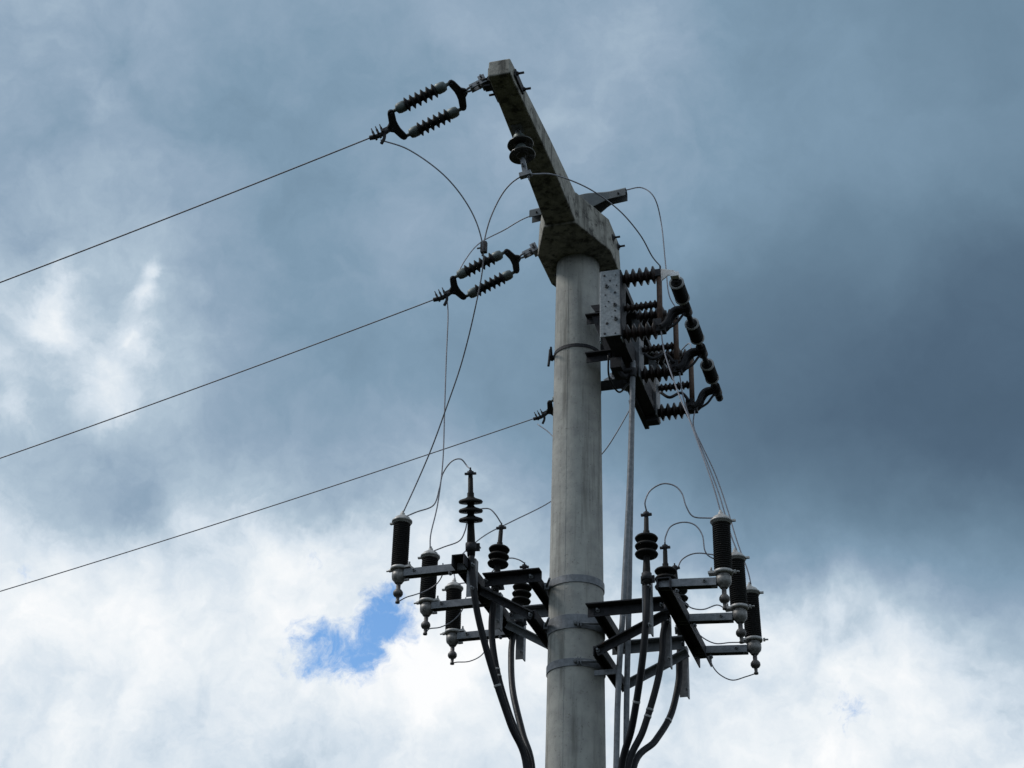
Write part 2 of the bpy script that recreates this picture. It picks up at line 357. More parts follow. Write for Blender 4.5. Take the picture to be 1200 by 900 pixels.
for i, (a, e_, t_, sc, lab) in enumerate(ST):
    o = proto if i == 0 else copy_tree(proto)
    A, B = at(*a, t_), at(*e_, t_); ex = (B - A).normalized(); ey = TV.copy(); ez = ex.cross(ey).normalized(); ey = ez.cross(ex)
    if ez.z < 0: ez = -ez; ey = -ey
    ey = ez.cross(ex)
    mm = Matrix((ex, ey, ez)).transposed().to_4x4(); mm.translation = A
    k = (B - A).length / .80
    o.matrix_world = mm @ Matrix.Scale(k, 4); o['label'] = lab
    clampend.append(A + ex * (B - A).length * 1.04); print('strain scale', i, round(k, 3))
# steel fixings that carry the strain sets on the arm tips
for t_, lab in ((1.75, 'bolted steel fixing on the near tip of the concrete crossarm'), (-1.75, 'bolted steel fixing on the far end of the concrete crossarm behind the switch')):
    c = L(0, t_, 7.91); o = thing('arm_clamp', c, lab, 'clamp', 'clamps on the crossarm ends')
    b = MB(); b.box(L(.046, t_, 7.905), (SV, TV, ZV), (.012, .20, .09)); b.box(L(.075, t_, 7.93), (SV, TV, ZV), (.05, .05, .014)); b.box(L(.075, t_, 7.895), (SV, TV, ZV), (.05, .05, .014)); b.build('plate', 'steel', o, bevel=.002)
    b = MB(); b.box(L(-.104, t_, 7.90), (SV, TV, ZV), (.010, .17, .05)); b.build('washer_plate', 'steel', o, bevel=.002)
    for dt in (-.07, .07):
        for sg_, s0_ in ((1, .05), (-1, -.107)):
            b = MB(); b.bolt(L(s0_, t_ + dt, 7.90), SV * sg_, .014, .045); b.build('bolt', 'steel', o)
b = MB(); b.box(L(.230, -.02, 7.98), (SV, TV, ZV), (.012, .10, .12)); b.box(L(.252, -.03, 7.985), (SV, TV, ZV), (.04, .022, .06))
for dt, dz in ((-.03, .04), (.03, .04), (-.03, -.04), (.03, -.04)): b.bolt(L(.236, -.02 + dt, 7.98 + dz), SV, .011, .03)
tag(b.build('anchor_plate', 'steel', None, loc=L(.24, -.02, 8.03)), 'small bolted steel anchor plate on the left side of the pole collar', 'bracket')

# ------------------------------------------------------------------ line conductors
LN = [((0, 331), 1.75, 'topmost overhead line wire running left from the near crossarm tip'), ((0, 537), -.03, 'middle overhead line wire running left from the pole collar'),
      ((0, 693), -1.75, 'lowest overhead line wire running left from behind the pole')]
for (q, t_, lab), (a, e_, tt, sc, _), ce in zip(LN, ST, clampend):
    B = at(*e_, t_); E = at(*q, t_); d = E - B; h = Vector((d.x, d.y, 0)); hl = h.length; h.normalize(); sl = d.z / hl
    pts = []
    for k in range(41):                   # a sagging span to the next pole
        x = -.02 + 45 * (k / 40) ** 2; c2 = -sl / 45
        corr = c2 * hl * hl               # keep the span through E
        z = B.z + (sl - c2 * hl) * x + c2 * x * x
        pts.append(Vector((B.x + h.x * x, B.y + h.y * x, z)))
    b = MB(); b.tube(pts, .0044, 8, sub=2); tag(b.build('line_wire', 'cond', None, loc=B), lab, 'wire', 'overhead line wires')

# ------------------------------------------------------------------ wires in mid-air
def wire(pts, name, lab, cat, r=.0042, m_='cond', group=None, t=None):
    P = []
    for q in pts:
        P.append(q if isinstance(q, Vector) else at(q[0], q[1], q[2] if len(q) > 2 else t))
    b = MB(); b.tube(P, r, 8, sub=8); o = b.build(name, m_, None, loc=P[0]); tag(o, lab, cat, group); return P

# ------------------------------------------------------------------ suspension insulator strings under the arms
def susp(t_, lab, top=7.845, ztop=None, s0=0.0):
    c = L(s0, t_, top); o = thing('suspension_insulator', c, lab, 'insulator', 'disc insulator strings under the crossarm')
    b = MB(); b.box(L(s0, t_, top - .006), (SV, TV, ZV), (.06, .08, .01)); b.tube([L(s0, t_, top), L(s0 + .012, t_, top - .03), L(s0, t_, top - .06), L(s0 - .012, t_, top - .03), L(s0, t_, top)], .006)
    b.tube([L(s0, t_, top - .05), L(s0, t_ + .012, top - .075), L(s0, t_, top - .10), L(s0, t_ - .012, top - .075), L(s0, t_, top - .05)], .006)
    b.build('shackle', 'galv', o)
    z = top - .062
    for k in range(2):
        b = MB(); b.lathe([(.012, .0), (.030, -.008), (.036, -.028), (.040, -.042), (.074, -.058), (.077, -.066), (.073, -.070), (.05, -.060), (.046, -.070), (.032, -.062), (.02, -.07), (.011, -.085)], L(s0, t_, z), (0, 0, 1), 28)
        d = b.build('disc', 'porcelain', o); b = MB(); b.lathe([(.030, .004), (.034, -.006), (.041, -.034), (.042, -.042)], L(s0, t_, z), (0, 0, 1), 20); b.build('metal_cap', 'cap', d); z -= .082
    b = MB(); b.cyl(L(s0, t_, z + .005), L(s0, t_, z - .03), .010); b.box(L(s0, t_, z - .07), (SV, TV, ZV), (.028, .03, .10)); b.box(L(s0, t_, z - .125), (SV, TV, ZV), (.07, .032, .03))
    b.bolt(L(s0 - .015, t_, z - .14), -ZV, .009, .03); b.bolt(L(s0, t_ + .012, z - .07), TV, .010, .03)
    b.build('wire_clamp', 'galv', o, bevel=.003)
    rot_ = Matrix.Rotation(R(9), 3, TV); o.rotation_euler = rot_.to_euler()
    return c + rot_ @ (L(s0, t_, z - .125) - c)
K1 = susp(1.42, 'two dark porcelain discs hanging under the near half of the concrete crossarm')
K2 = susp(-1.30, 'two dark porcelain discs hanging under the far half of the crossarm behind the switch', s0=-.02)

# ------------------------------------------------------------------ pin insulator with bird cover on the pole head
tp = -.10
pin = thing('pin_insulator', L(-.02, tp, 8.065), 'dark pin insulator on top of the pole head under the grey plastic cover', 'insulator')
b = MB(); b.lathe([(.03, 0), (.03, .02), (.05, .03), (.085, .05), (.05, .065), (.04, .08), (.07, .095), (.035, .11), (.03, .135), (.04, .15), (.03, .165)], L(-.02, tp, 8.065), (0, 0, 1), 24); b.build('insulator_body', 'porcelain', pin)
b = MB(); b.lathe([(.05, 0), (.05, .008)], L(-.02, tp, 8.064), (0, 0, 1), 12); b.build('base_flange', 'steel', pin)
CA, CB = at(622, 252, tp), at(734, 226, tp)
cv = thing('insulator_cover', (CA + CB) / 2, 'long grey plastic bird guard lying across the top of the pole head', 'cover')
b = MB(); ex = (CB - CA); Ln = ex.length; ex.normalize(); st_n = 24
prof_v = []; 
for i in range(st_n + 1):
    f = i / st_n; hood = max(0, 1 - abs((f - .52) / .30)) ; hood = min(1, hood * 1.4)
    w = .036 + .034 * hood; hb = -.042 - .075 * hood; ht = .030 + .014 * hood; c = CA + ex * Ln * f; side = TV
    for a, z_ in ((-w, hb), (-w, ht * .4), (-w * .55, ht), (w * .55, ht), (w, ht * .4), (w, hb), (w - .005, hb), (w - .005, ht * .4 - .003), (w * .5, ht - .006), (-w * .5, ht - .006), (-w + .005, ht * .4 - .003), (-w + .005, hb)):
        prof_v.append(c + side * a + ZV * z_)
n12 = 12; fs_ = []
for i in range(st_n): fs_ += [(i * n12 + k, i * n12 + (k + 1) % n12, (i + 1) * n12 + (k + 1) % n12, (i + 1) * n12 + k) for k in range(n12)]
fs_ += [tuple(range(12)), tuple(st_n * 12 + k for k in range(12))]
b.add(prof_v, fs_); b.build('hood', 'cover', cv)
for f in (.08, .93):
    c = CA + ex * Ln * f; b = MB(); b.bolt(c + TV * .034 - ZV * .02, TV, .007, .02); b.build('fastener', 'steel', cv)

# ------------------------------------------------------------------ switch (pole-mounted disconnector)
SWT = (.40, -.10, -.60); ZU, ZM, ZL = 7.385, 7.19, 6.99; SF = -.32
sw = thing('disconnector_switch', L(SF, -.1, 7.0), 'three phase disconnector switch with brown ribbed insulators on a steel frame right of the pole', 'switch')
b = MB()
b.channel(L(SF, .44, 7.43), L(SF, -.70, 7.43), .12, .05, ZV); b.channel(L(SF - .01, -.66, 6.965), L(SF - .01, .44, 6.965), .10, .05, -ZV)
b.box(L(SF - .03, -.15, 7.09), (SV, TV, ZV), (.035, 1.16, .09)); b.box(L(SF + .03, -.40, 7.02), (SV, TV, ZV), (.03, .62, .16))
b.build('base_frame', 'steel', sw, bevel=.003)
b = MB(); b.box(L(SF, .452, 7.19), (SV, TV, ZV), (.125, .008, .47))
b.box(L(SF - .064, .425, 7.178), (SV, TV, ZV), (.006, .05, .49)); b.box(L(SF + .064, .425, 7.178), (SV, TV, ZV), (.006, .05, .49))
plate = b.build('end_plate', 'galv2', sw, bevel=.002)
b = MB()
for s_, z_, r_ in ((-.035, 7.39, .010), (.035, 7.385, .006), (-.0, 7.35, .009), (.04, 7.31, .006), (.03, 7.26, .010), (-.03, 7.25, .006), (-.01, 7.20, .006), (.03, 7.13, .008), (-.03, 7.17, .005), (.03, 7.07, .010), (-.02, 7.045, .012), (-.035, 6.975, .011), (.03, 6.97, .007), (.01, 7.09, .005)):
    b = MB(); b.lathe([(r_ * .72, 0), (r_ * .72, .002)], L(SF - s_, .4565, z_), TV, 10); b.build('bolt_hole', 'steel', plate)
for s_, z_ in ((.02, 7.31), (-.035, 7.07), (-.03, 7.17)):
    b = MB(); b.bolt(L(SF + s_, .458, z_), TV, .013, .03); b.build('bolt', 'galv', plate)
for i, t_ in enumerate(SWT):
    b = MB(); 
    b.box(L(SF - .066, t_, 7.18), (SV, TV, ZV), (.008, .13, .47)); b.box(L(SF - .045, t_ + .05, 7.18), (SV, TV, ZV), (.05, .006, .40))
    b.build('phase_bracket', 'galv' if i else 'steel', sw, bevel=.002)
    for z_, rr in ((ZU, .052), (ZL, .052), (ZM, .033)):
        if rr > .04: b = MB(); b.lathe([(.028, 0)] + sheds(5, .205, .027, .057, .004) + [(.024, .21), (.024, .222)], L(SF - .07, t_, z_), -SV, 20)
        else: b = MB(); b.lathe([(.018, 0)] + sheds(7, .20, .017, .030, .004) + [(.017, .21)], L(SF - .07, t_ - .03, z_), -SV, 14)
        b.build('post_insulator', 'brown', sw)
    if i:                                # extra drive insulator beside the upper post
        b = MB(); b.lathe([(.02, 0)] + sheds(5, .18, .022, .046, .004) + [(.018, .19)], L(SF - .07, t_ + .12, ZU - .04), -SV, 16); b.build('drive_insulator', 'brown', sw)
    b = MB(); b.tube([L(-.612, t_, ZL - .02), L(-.612, t_, ZU + .03)], .017, 12, sub=1); bl = b.build('contact_blade', 'rust', sw)
    b = MB(); b.box(L(-.605, t_, ZU), (SV, TV, ZV), (.05, .05, .05)); b.bolt(L(-.62, t_, ZU + .02), ZV, .012, .04); b.build('terminal', 'steel', bl, bevel=.003)
    b = MB(); b.box(L(-.615, t_, ZL), (SV, TV, ZV), (.06, .055, .045)); b.bolt(L(-.62, t_ + .03, ZL), TV, .012, .03)
    b.box(L(-.60, t_ + .03, ZL + .035), (SV, TV, ZV), (.05, .012, .05)); b.box(L(-.60, t_ - .03, ZL + .035), (SV, TV, ZV), (.05, .012, .05))
    b.build('terminal', 'steel', bl, bevel=.003)
    b = MB()                              # forked crank to the shaft
    for dt in (.028, -.028):
        b.tube([L(-.62, t_ + dt, ZL), L(-.655, t_ + dt, ZL + .03), L(-.68, t_ + dt, ZL + .085), L(-.71, t_ + dt * .8, ZL + .115), L(-.765, t_ + dt * .6, ZL + .12)], .017, 10)
    b.tube([L(-.66, t_, ZL - .0), L(-.71, t_, ZL + .03), L(-.745, t_, ZL + .075), L(-.77, t_, ZL + .10)], .008, 8)
    b.build('crank', 'steel', sw)
ZS, SS = 7.112, -.772
b = MB(); b.cyl(L(SS, .72, ZS), L(SS, -.70, ZS), .017, 12)
for t_ in SWT: b.cyl(L(SS, t_ + .05, ZS), L(SS, t_ - .05, ZS), .030, 14)
b.cyl(L(SS, -.66, ZS), L(SS, -.72, ZS), .024, 14)
shf = b.build('operating_shaft', 'rubber', sw)
for ta in (.70, .235, -.265):
    b = MB(); b.lathe([(.026, 0)] + sheds(7, .20, .030, .043, .0) + [(.026, .2)], L(SS, ta, ZS), -TV, 18); b.build('ribbed_sleeve', 'rubber', shf)
    for d in (.010, .184):
        b = MB(); b.lathe([(.030, -.004), (.045, -.002), (.045, .004), (.030, .006)], L(SS, ta - d, ZS), -TV, 18); b.build('end_ring', 'tape', shf)
A1 = L(-.63, .42, ZU - .01); A2 = L(SS, .73, ZS + .01)
b = MB(); b.prism([A1 + ZV * .03, A2 + ZV * .045, A2 + ZV * .015, (A1 + A2) / 2 - ZV * .005, A1 - ZV * .06], TV * .012); b.box(A2 + ZV * .012, (SV, TV, ZV), (.05, .05, .03)); b.build('pale_bracket', 'white', sw, bevel=.004)
for z_ in (7.30, 7.02):                   # arms to the pole
    b = MB(); b.angle(L(-.10, prad(z_) + .012, z_), L(SF - .02, prad(z_) + .012, z_), .05, ZV); b.build('mounting_arm', 'steel', sw)
    b = MB(); b.angle(L(-.02, -prad(z_) - .014, z_), L(SF - .02, -prad(z_) - .014, z_), .07, ZV, flip=-1); b.build('mounting_arm', 'steel', sw)
b = MB(); b.prism([L(-.135, .17, 7.29), L(-.255, .17, 7.29), L(-.255, .17, 6.97), L(-.215, .17, 7.05)], TV * .014); b.build('gusset', 'steel', sw)
b = MB(); b.prism([L(-.13, .17, 7.37), L(-.255, .17, 7.37), L(-.255, .17, 7.32), L(-.16, .17, 7.32)], TV * .014); b.build('gusset', 'steel', sw)
for a_, c_ in (((SF - .02, .40, 6.96), (SF - .02, .10, 7.36)), ((SF - .02, -.12, 6.96), (SF - .02, -.40, 7.36))):
    b = MB(); b.box((L(*a_) + L(*c_)) / 2, ((L(*c_) - L(*a_)).normalized(), SV, (L(*c_) - L(*a_)).normalized().cross(SV)), ((L(*c_) - L(*a_)).length, .006, .04)); b.build('tie_bar', 'steel', sw)
for t_ in SWT[1:]:
    b = MB(); b.tube([L(-.42, t_ + .07, 7.10), L(-.48, t_ + .08, 7.05), L(-.55, t_ + .05, 7.09), L(-.60, t_ + .04, 7.03)], .010); b.build('drive_link', 'steel', sw)
b = MB(); b.tube([L(SF + .05, .30, 6.92), L(SF + .06, .24, 6.80), L(SF + .03, .12, 6.76), L(SF + .0, .02, 6.86), L(SF - .01, -.05, 6.93)], .006); b.build('earth_strap', 'cable', sw)
b = MB()                                  # drive gear under the frame
b.box(L(SF + .02, .16, 6.90), (SV, TV, ZV), (.07, .16, .07)); b.tube([L(SF + .03, .2, 6.90), L(SF - .02, .16, 6.84), L(SF - .05, .12, 6.93)], .014); b.cyl(L(SF + .06, .16, 6.88), L(SF - .07, .16, 6.88), .014)
b.build('drive_lever', 'steel', sw, bevel=.003)
b = MB(); b.box(L(SF - .03, -.60, 6.94), (SV, TV, ZV), (.08, .07, .04)); b.build('foot_plate', 'steel', sw, bevel=.003)
def band(parent, z_, name='pole_band', h=.045, m_='galv', ear=None, th=.005):
    b = MB(); n = 48; r0 = prad(z_) + .001; r1 = r0 + th; vs_ = []; fs_ = []
    for k in range(n):
        a = 2 * math.pi * k / n; c = math.cos(a); s_ = math.sin(a)
        vs_ += [L(r * s_, r * c, zz) for r, zz in ((r0, z_ - h / 2), (r1, z_ - h / 2), (r1, z_ + h / 2), (r0, z_ + h / 2))]
    for k in range(n):
        a, c = 4 * k, 4 * ((k + 1) % n); fs_ += [(a + i, a + (i + 1) % 4, c + (i + 1) % 4, c + i) for i in range(4)]
    b.add(vs_, fs_, False)
    for a_ in (ear or []):
        d = (TV * math.cos(a_) + SV * math.sin(a_)); w = d.cross(ZV); c = L(0, 0, z_) + d * (r1 + .012)
        for q in (-.008, .008): b.box(c + w * q, (d, w, ZV), (.026, .005, h * .9))
        w = w if w.dot(SV) < 0 else -w
        b.cyl(c - w * .03, c + w * .12, .007); b.lathe([(.013, 0), (.013, .012)], c - w * .028, w, 6, False)
    return b.build(name, m_, parent)
band(sw, 7.12, h=.022, m_='steel', ear=[1.35], th=.004)
b = MB(); b.tube([L(.165, .05, 7.17), L(.17, .05, 7.10), L(.175, .05, 7.05)], .008); b.build('band_bolt', 'steel', sw)

# ------------------------------------------------------------------ operating rods
for k, (pp, rr, lab) in enumerate([([L(-.387, .14, 6.94), L(-.357, .14, 6.158), L(-.314, .14, 5.405), L(-.262, .14, 4.396), L(-.23, .16, 1.3)], .0165, 'thin grey operating rod nearer the pole, bent towards it below the switch'),
        ([L(-.372, .08, 6.99), L(-.326, .06, 5.437), L(-.298, .06, 4.418), L(-.27, .12, 1.3)], .0165, 'straight grey operating rod, the one farther from the pole beside the black cables')]):
    q = thing('operating_rod', pp[-1], lab, 'rod', 'operating rods beside the pole')
    b = MB(); b.tube(pp, rr, 14, sub=5); b.build('tube', 'galv', q)
    b = MB(); dd = (pp[0] - pp[1]).normalized(); c = pp[0] - dd * .10
    b.lathe([(.021, 0), (.023, .01), (.023, .05), (.021, .06)], c, dd, 12); b.build('coupling', 'steel', q)
b = MB()
for z_ in (4.97, 3.4, 2.0): 
    b.box(L(-.215, .13, z_), (SV, TV, ZV), (.15, .012, .03))
tag(b.build('rod_guide', 'galv', None, loc=L(-.2, .13, 4.97)), 'small steel guide holding the grey rods to the right of the pole', 'bracket')

# ------------------------------------------------------------------ termination brackets
BK = {}
def bracket(sg, z0, tin, tout, sin_, sout, sfl, tarm, tterm, lab, drop=.235, low=.24, strut=.3):
    o = thing('cable_bracket', L(sg * sin_, 0, z0 - .3), lab, 'bracket', 'steel brackets on the pole')
    b = MB(); b.channel(L(sg * sin_, tin[0], z0), L(sg * sin_, tin[1], z0), .06, .055, ZV); b.build('inner_rail', 'steel', o, bevel=.002)
    b = MB(); b.channel(L(sg * sin_, tin[0], z0 - low), L(sg * sin_, tin[1], z0 - low), .06, .055, ZV); b.build('lower_rail', 'steel', o, bevel=.002)
    b = MB(); b.channel(L(sg * sout, tout[0], z0 + .003), L(sg * sout, tout[1], z0 + .003), .078, .065, ZV); b.build('outer_beam', 'steel', o, bevel=.002)
    for t_ in (tin[0] - .01, tin[1] + .01):
        b = MB(); b.angle(L(sg * (sin_ - .06), t_, z0 - .004), L(sg * (sout - .06), t_, z0 - .004), .062, ZV, flip=-sg); b.build('outrigger', 'galv' if t_ < 0 else 'steel', o)
        b = MB(); b.angle(L(sg * (sin_ - .02), t_, z0 - low - .02), L(sg * (sout - .05), t_, z0 - .075), .043, ZV, flip=-sg); b.build('brace', 'galv' if t_ < 0 else 'steel', o)
    for t_ in (tin[0] - .01, tin[1] + .01):
        for z_, s_ in ((z0 - .035, sin_), (z0 - low - .03, sin_), (z0 - .035, sout - .07)):
            b = MB(); b.bolt(L(sg * s_, t_ + .004, z_), TV, .012, .035); b.build('bolt', 'galv', o)
    for t_ in tarm:
        b = MB(); b.channel(L(sg * (sout - .03), t_, z0 - .012 if sg > 0 else z0 + .002), L(sg * (sfl - .035), t_, z0 - .015), .05, .045, ZV, .006)
        b.bolt(L(sg * (sfl - .10), t_ + .02, z0 - .03), TV, .011, .03); b.bolt(L(sg * (sout + .07), t_ + .02, z0 - .075), TV, .011, .03)
        b.build('arrester_arm', 'galv', o, bevel=.0015)
    for t_ in tterm:
        b = MB(); ss = sg * (sout - .075)
        b.angle(L(ss, t_ - .035, z0 + .01), L(ss, t_ - .035, z0 - strut), .05, TV, flip=1)
        b.bolt(L(ss, t_ + .0, z0 - strut + .03), TV, .01, .035); b.bolt(L(ss, t_, z0 - .05), TV, .01, .035)
        b.build('cable_strut', 'galv', o)
    return o
BL = bracket(1, 5.575, (.24, -.30), (.56, -.66), .205, .545, .935, (.45, -.05, -.55), (.5, 0, -.5), 'steel bracket left of the pole carrying three surge arresters and cable ends', strut=.22)
BRt = bracket(-1, 5.30, (.31, -.30), (.60, -.62), .205, .635, .953, (.55, .05, -.45), (.6, .1, -.4), 'steel bracket right of the pole, slightly lower, carrying arresters and cable ends', strut=.3)
band(BL, 5.545, ear=[1.15], m_='galv'); band(BL, 5.30, ear=[1.15], m_='galv')
band(BRt, 5.262, ear=[-.35], m_='galv'); band(BRt, 5.035, ear=[-.35], m_='galv')

# ------------------------------------------------------------------ surge arresters
def make_arrester():
    o = thing('surge_arrester', (0, 0, 0), '', 'surge arrester', 'surge arresters')
    p = [(.036, .012)]
    for i in range(21): a = .016 + i * .01255; p += [(.042, a), (.042, a + .003), (.0495, a + .0065), (.0495, a + .0085), (.042, a + .0115)]
    p += [(.036, .282)]
    b = MB(); b.lathe(p, n=24); b.build('ribbed_body', 'rubber', o)
    b = MB(); b.lathe([(.052, .280), (.052, .292), (.060, .294), (.060, .303), (.050, .306), (.044, .322), (.026, .334), (.014, .337), (.014, .352), (.007, .353), (.007, .366)], n=24)
    b.box((.062, 0, .298), ((1, 0, 0), (0, 1, 0), (0, 0, 1)), (.035, .016, .010)); b.build('top_cap', 'alu', o)
    b = MB(); b.lathe([(.044, -.010), (.051, -.009), (.053, .0), (.051, .009), (.044, .011)], n=24); b.box((-.055, 0, 0), ((1, 0, 0), (0, 1, 0), (0, 0, 1)), (.05, .05, .012)); b.bolt((-.065, 0, .004), (0, 0, 1), .011, .03)
    b.bolt((.055, 0, .0), (1, 0, 0), .011, .03); b.build('mounting_flange', 'alu', o)
    b = MB(); b.lathe([(.036, -.012), (.034, -.018), (.034, -.024), (.042, -.027), (.042, -.050), (.039, -.066), (.028, -.078), (.022, -.088), (.018, -.092)], n=24); b.box((-.052, 0, -.075), ((1, 0, 0), (0, 1, 0), (0, 0, 1)), (.03, .012, .012)); b.build('bracket_insulator', 'dull_alu', o)
    b = MB(); b.lathe([(.013, -.088), (.013, -.125), (.020, -.130), (.028, -.142), (.029, -.156), (.022, -.168), (.011, -.172), (.009, -.198), (.013, -.199), (.013, -.210), (.006, -.212)], n=18); b.build('disconnector', 'dark_alu', o)
    return o
arr = make_arrester(); ATOP = {}; ABOT = {}
labs = {('L', 0): 'leftmost surge arrester, nearest on the left bracket', ('L', 1): 'middle surge arrester of the left bracket', ('L', 2): 'farthest and lowest surge arrester of the left bracket, closest to the pole',
        ('R', 0): 'nearest and highest surge arrester of the right bracket', ('R', 1): 'middle surge arrester of the right bracket, partly behind another', ('R', 2): 'rightmost surge arrester, farthest on the right bracket'}
first = True
for sd_, sg, z0, sfl, ts in (('L', 1, 5.572, .935, (.45, -.05, -.55)), ('R', -1, 5.318, .953, (.55, .05, -.45))):
    for i, t_ in enumerate(ts):
        o = arr if first else copy_tree(arr); first = False
        q = L(sg * sfl, t_, z0); o.location = q; ang = math.atan2(SV.y, SV.x) + (0 if sg > 0 else math.pi); o.rotation_euler = (random.uniform(-.025, .025), random.uniform(-.025, .025), ang + random.uniform(-.25, .25))
        o['label'] = labs[(sd_, i)]; ATOP[sd_, i] = q + ZV * .355; ABOT[sd_, i] = q - ZV * .205

# ------------------------------------------------------------------ cable terminations (sealing ends)
def make_term():
    o = thing('cable_termination', (0, 0, 0), '', 'cable termination', 'cable terminations')
    b = MB(); b.lathe([(.020, -.06), (.023, -.02), (.021, .04), (.018, .10), (.018, .27), (.014, .275), (.013, .35)], n=16); b.build('stress_tube', 'rubber', o)
    for k, z_ in enumerate((.128, .176, .224)):
        b = MB(); b.lathe([(.019, -.012), (.021, -.006), (.060, -.008), (.064, .001), (.058, .009), (.026, .020), (.018, .027)], (0, 0, z_), n=24); b.build('shed', 'rubber', o)
    b = MB(); b.lathe([(.012, .275), (.012, .365), (.017, .368), (.017, .385)], n=14); b.box((0, 0, .372), ((1, 0, 0), (0, 1, 0), (0, 0, 1)), (.06, .016, .012)); b.bolt((0, 0, .38), (0, 0, 1), .009, .025); b.build('cable_lug', 'steel', o)
    b = MB(); b.lathe([(.028, -.03), (.028, .012)], n=14); b.box((.0, .028, -.01), ((1, 0, 0), (0, 1, 0), (0, 0, 1)), (.075, .012, .042))
    for x in (-.03, .03): b.bolt((x, .03, -.01), (0, 1, 0), .009, .035)
    b.build('cable_clamp', 'steel', o)
    return o
term = make_term(); first = True; TLUG = {}; TB = {}
tl = {('L', 0): 'tall black cable termination with thin discs, nearest on the left bracket', ('L', 1): 'middle cable termination of the left bracket, its three discs standing above the beam', ('L', 2): 'cable termination of the left bracket closest to the pole, below the outrigger',
      ('R', 0): 'cable termination of the right bracket nearest the viewer, its three discs against dark sky', ('R', 1): 'middle cable termination of the right bracket with a disc above the beam', ('R', 2): 'farthest cable termination of the right bracket, half hidden by the beam'}
TP = {('L', 0): (.49, .5, 5.655, -18, -3, 1.10), ('L', 1): (.49, 0, 5.63, 4, -2, 1.0), ('L', 2): (.49, -.5, 5.60, 3, -3, .96), ('R', 0): (-.545, .6, 5.32, 3, 0, 1.0), ('R', 1): (-.55, .1, 5.335, 0, 0, 1.0), ('R', 2): (-.53, -.4, 5.42, -2, 3, 1.0)}
for k, (s_, t_, z_, tx, ty, sc) in TP.items():
    o = term if first else copy_tree(term); first = False; q = L(s_, t_, z_); o.location = q; o['label'] = tl[k]
    ang = math.atan2(SV.y, SV.x)
    o.rotation_euler = Matrix.Rotation(ang + math.pi, 3, 'Z').to_euler(); rot = Matrix.Rotation(R(tx), 3, SV) @ Matrix.Rotation(R(ty), 3, TV) @ Matrix.Rotation(ang + math.pi, 3, 'Z')
    if True: o.rotation_euler = rot.to_euler(); o.scale = (sc,) * 3
    TLUG[k] = q + rot @ Vector((0, 0, .40 * sc)); TB[k] = q + rot @ Vector((0, 0, -.05 * sc))

# ------------------------------------------------------------------ power cables down the pole
def cable(k, pts, endp, lab, grp):
    P = [TB[k]] + [at(*q) for q in pts] + endp
    b = MB(); b.tube(P, .0195, 12, sub=8); o = tag(b.build('power_cable', 'cable', None, loc=TB[k]), lab, 'cable', grp)
    for i_, f_ in {('L', 0): ((3, .3),), ('L', 1): ((2, .0), (2, .16)), ('R', 0): ((3, .6),), ('R', 1): ((3, .55), (3, .7)), ('R', 2): ((3, .2),)}.get(k, ()):
        q_, a_, b_, d_ = P[i_ - 1:i_ + 3]
        c = .5 * (2 * a_ + (b_ - q_) * f_ + (2 * q_ - 5 * a_ + 4 * b_ - d_) * f_ ** 2 + (3 * a_ - q_ - 3 * b_ + d_) * f_ ** 3)
        ax_ = (.5 * ((b_ - q_) + 2 * (2 * q_ - 5 * a_ + 4 * b_ - d_) * f_ + 3 * (3 * a_ - q_ - 3 * b_ + d_) * f_ ** 2)).normalized()
        r_ = MB(); r_.lathe([(.0205, -.006), (.0212, -.004), (.0212, .004), (.0205, .006)], c, ax_, 14); r_.build('tape_ring', 'tape', o)
gl, gr = 'power cables on the left', 'power cables on the right'
cable(('L', 0), [(555, 690, .47), (562, 730, .42), (577, 785, .34), (598, 848, .25), (617, 900, .17)], [L(.235, .14, 3.9), L(.225, .14, 2.5), L(.22, .14, -.2)], 'black cable curving down from the nearest termination on the left bracket', gl)
cable(('L', 1), [(576, 735, -.0), (582, 785, .0), (596, 835, .05), (609, 868, .08), (621, 905, .08)], [L(.235, .06, 3.9), L(.225, .06, 2.5), L(.22, .06, -.2)], 'black cable from the middle termination of the left bracket', gl)
cable(('L', 2), [(601, 748, -.5), (599, 770, -.45), (601, 810, -.3), (612, 858, -.15), (624, 905, -.05)], [L(.235, -.03, 3.9), L(.225, -.02, 2.5), L(.22, -.02, -.2)], 'black cable hanging from the left bracket closest to the pole', gl)
cable(('R', 0), [(758, 700, .6), (757, 728, .6), (752, 780, .55), (741, 850, .42), (728, 902, .32)], [L(-.275, .22, 3.9), L(-.25, .18, 2.5), L(-.24, .18, -.2)], 'black cable from the nearest termination on the right bracket, just right of the grey rods', gr)
cable(('R', 1), [(777, 745, .1), (776, 768, .1), (769, 805, .1), (754, 855, .1), (735, 905, .1)], [L(-.30, .06, 3.9), L(-.25, .08, 2.5), L(-.24, .08, -.2)], 'black cable from the middle termination of the right bracket', gr)
cable(('R', 2), [(796, 775, -.4), (795, 800, -.4), (786, 838, -.35), (768, 868, -.25), (742, 902, -.12)], [L(-.31, -.04, 3.9), L(-.25, -.02, 2.5), L(-.24, -.02, -.2)], 'black cable bulging farthest right below the right bracket', gr)

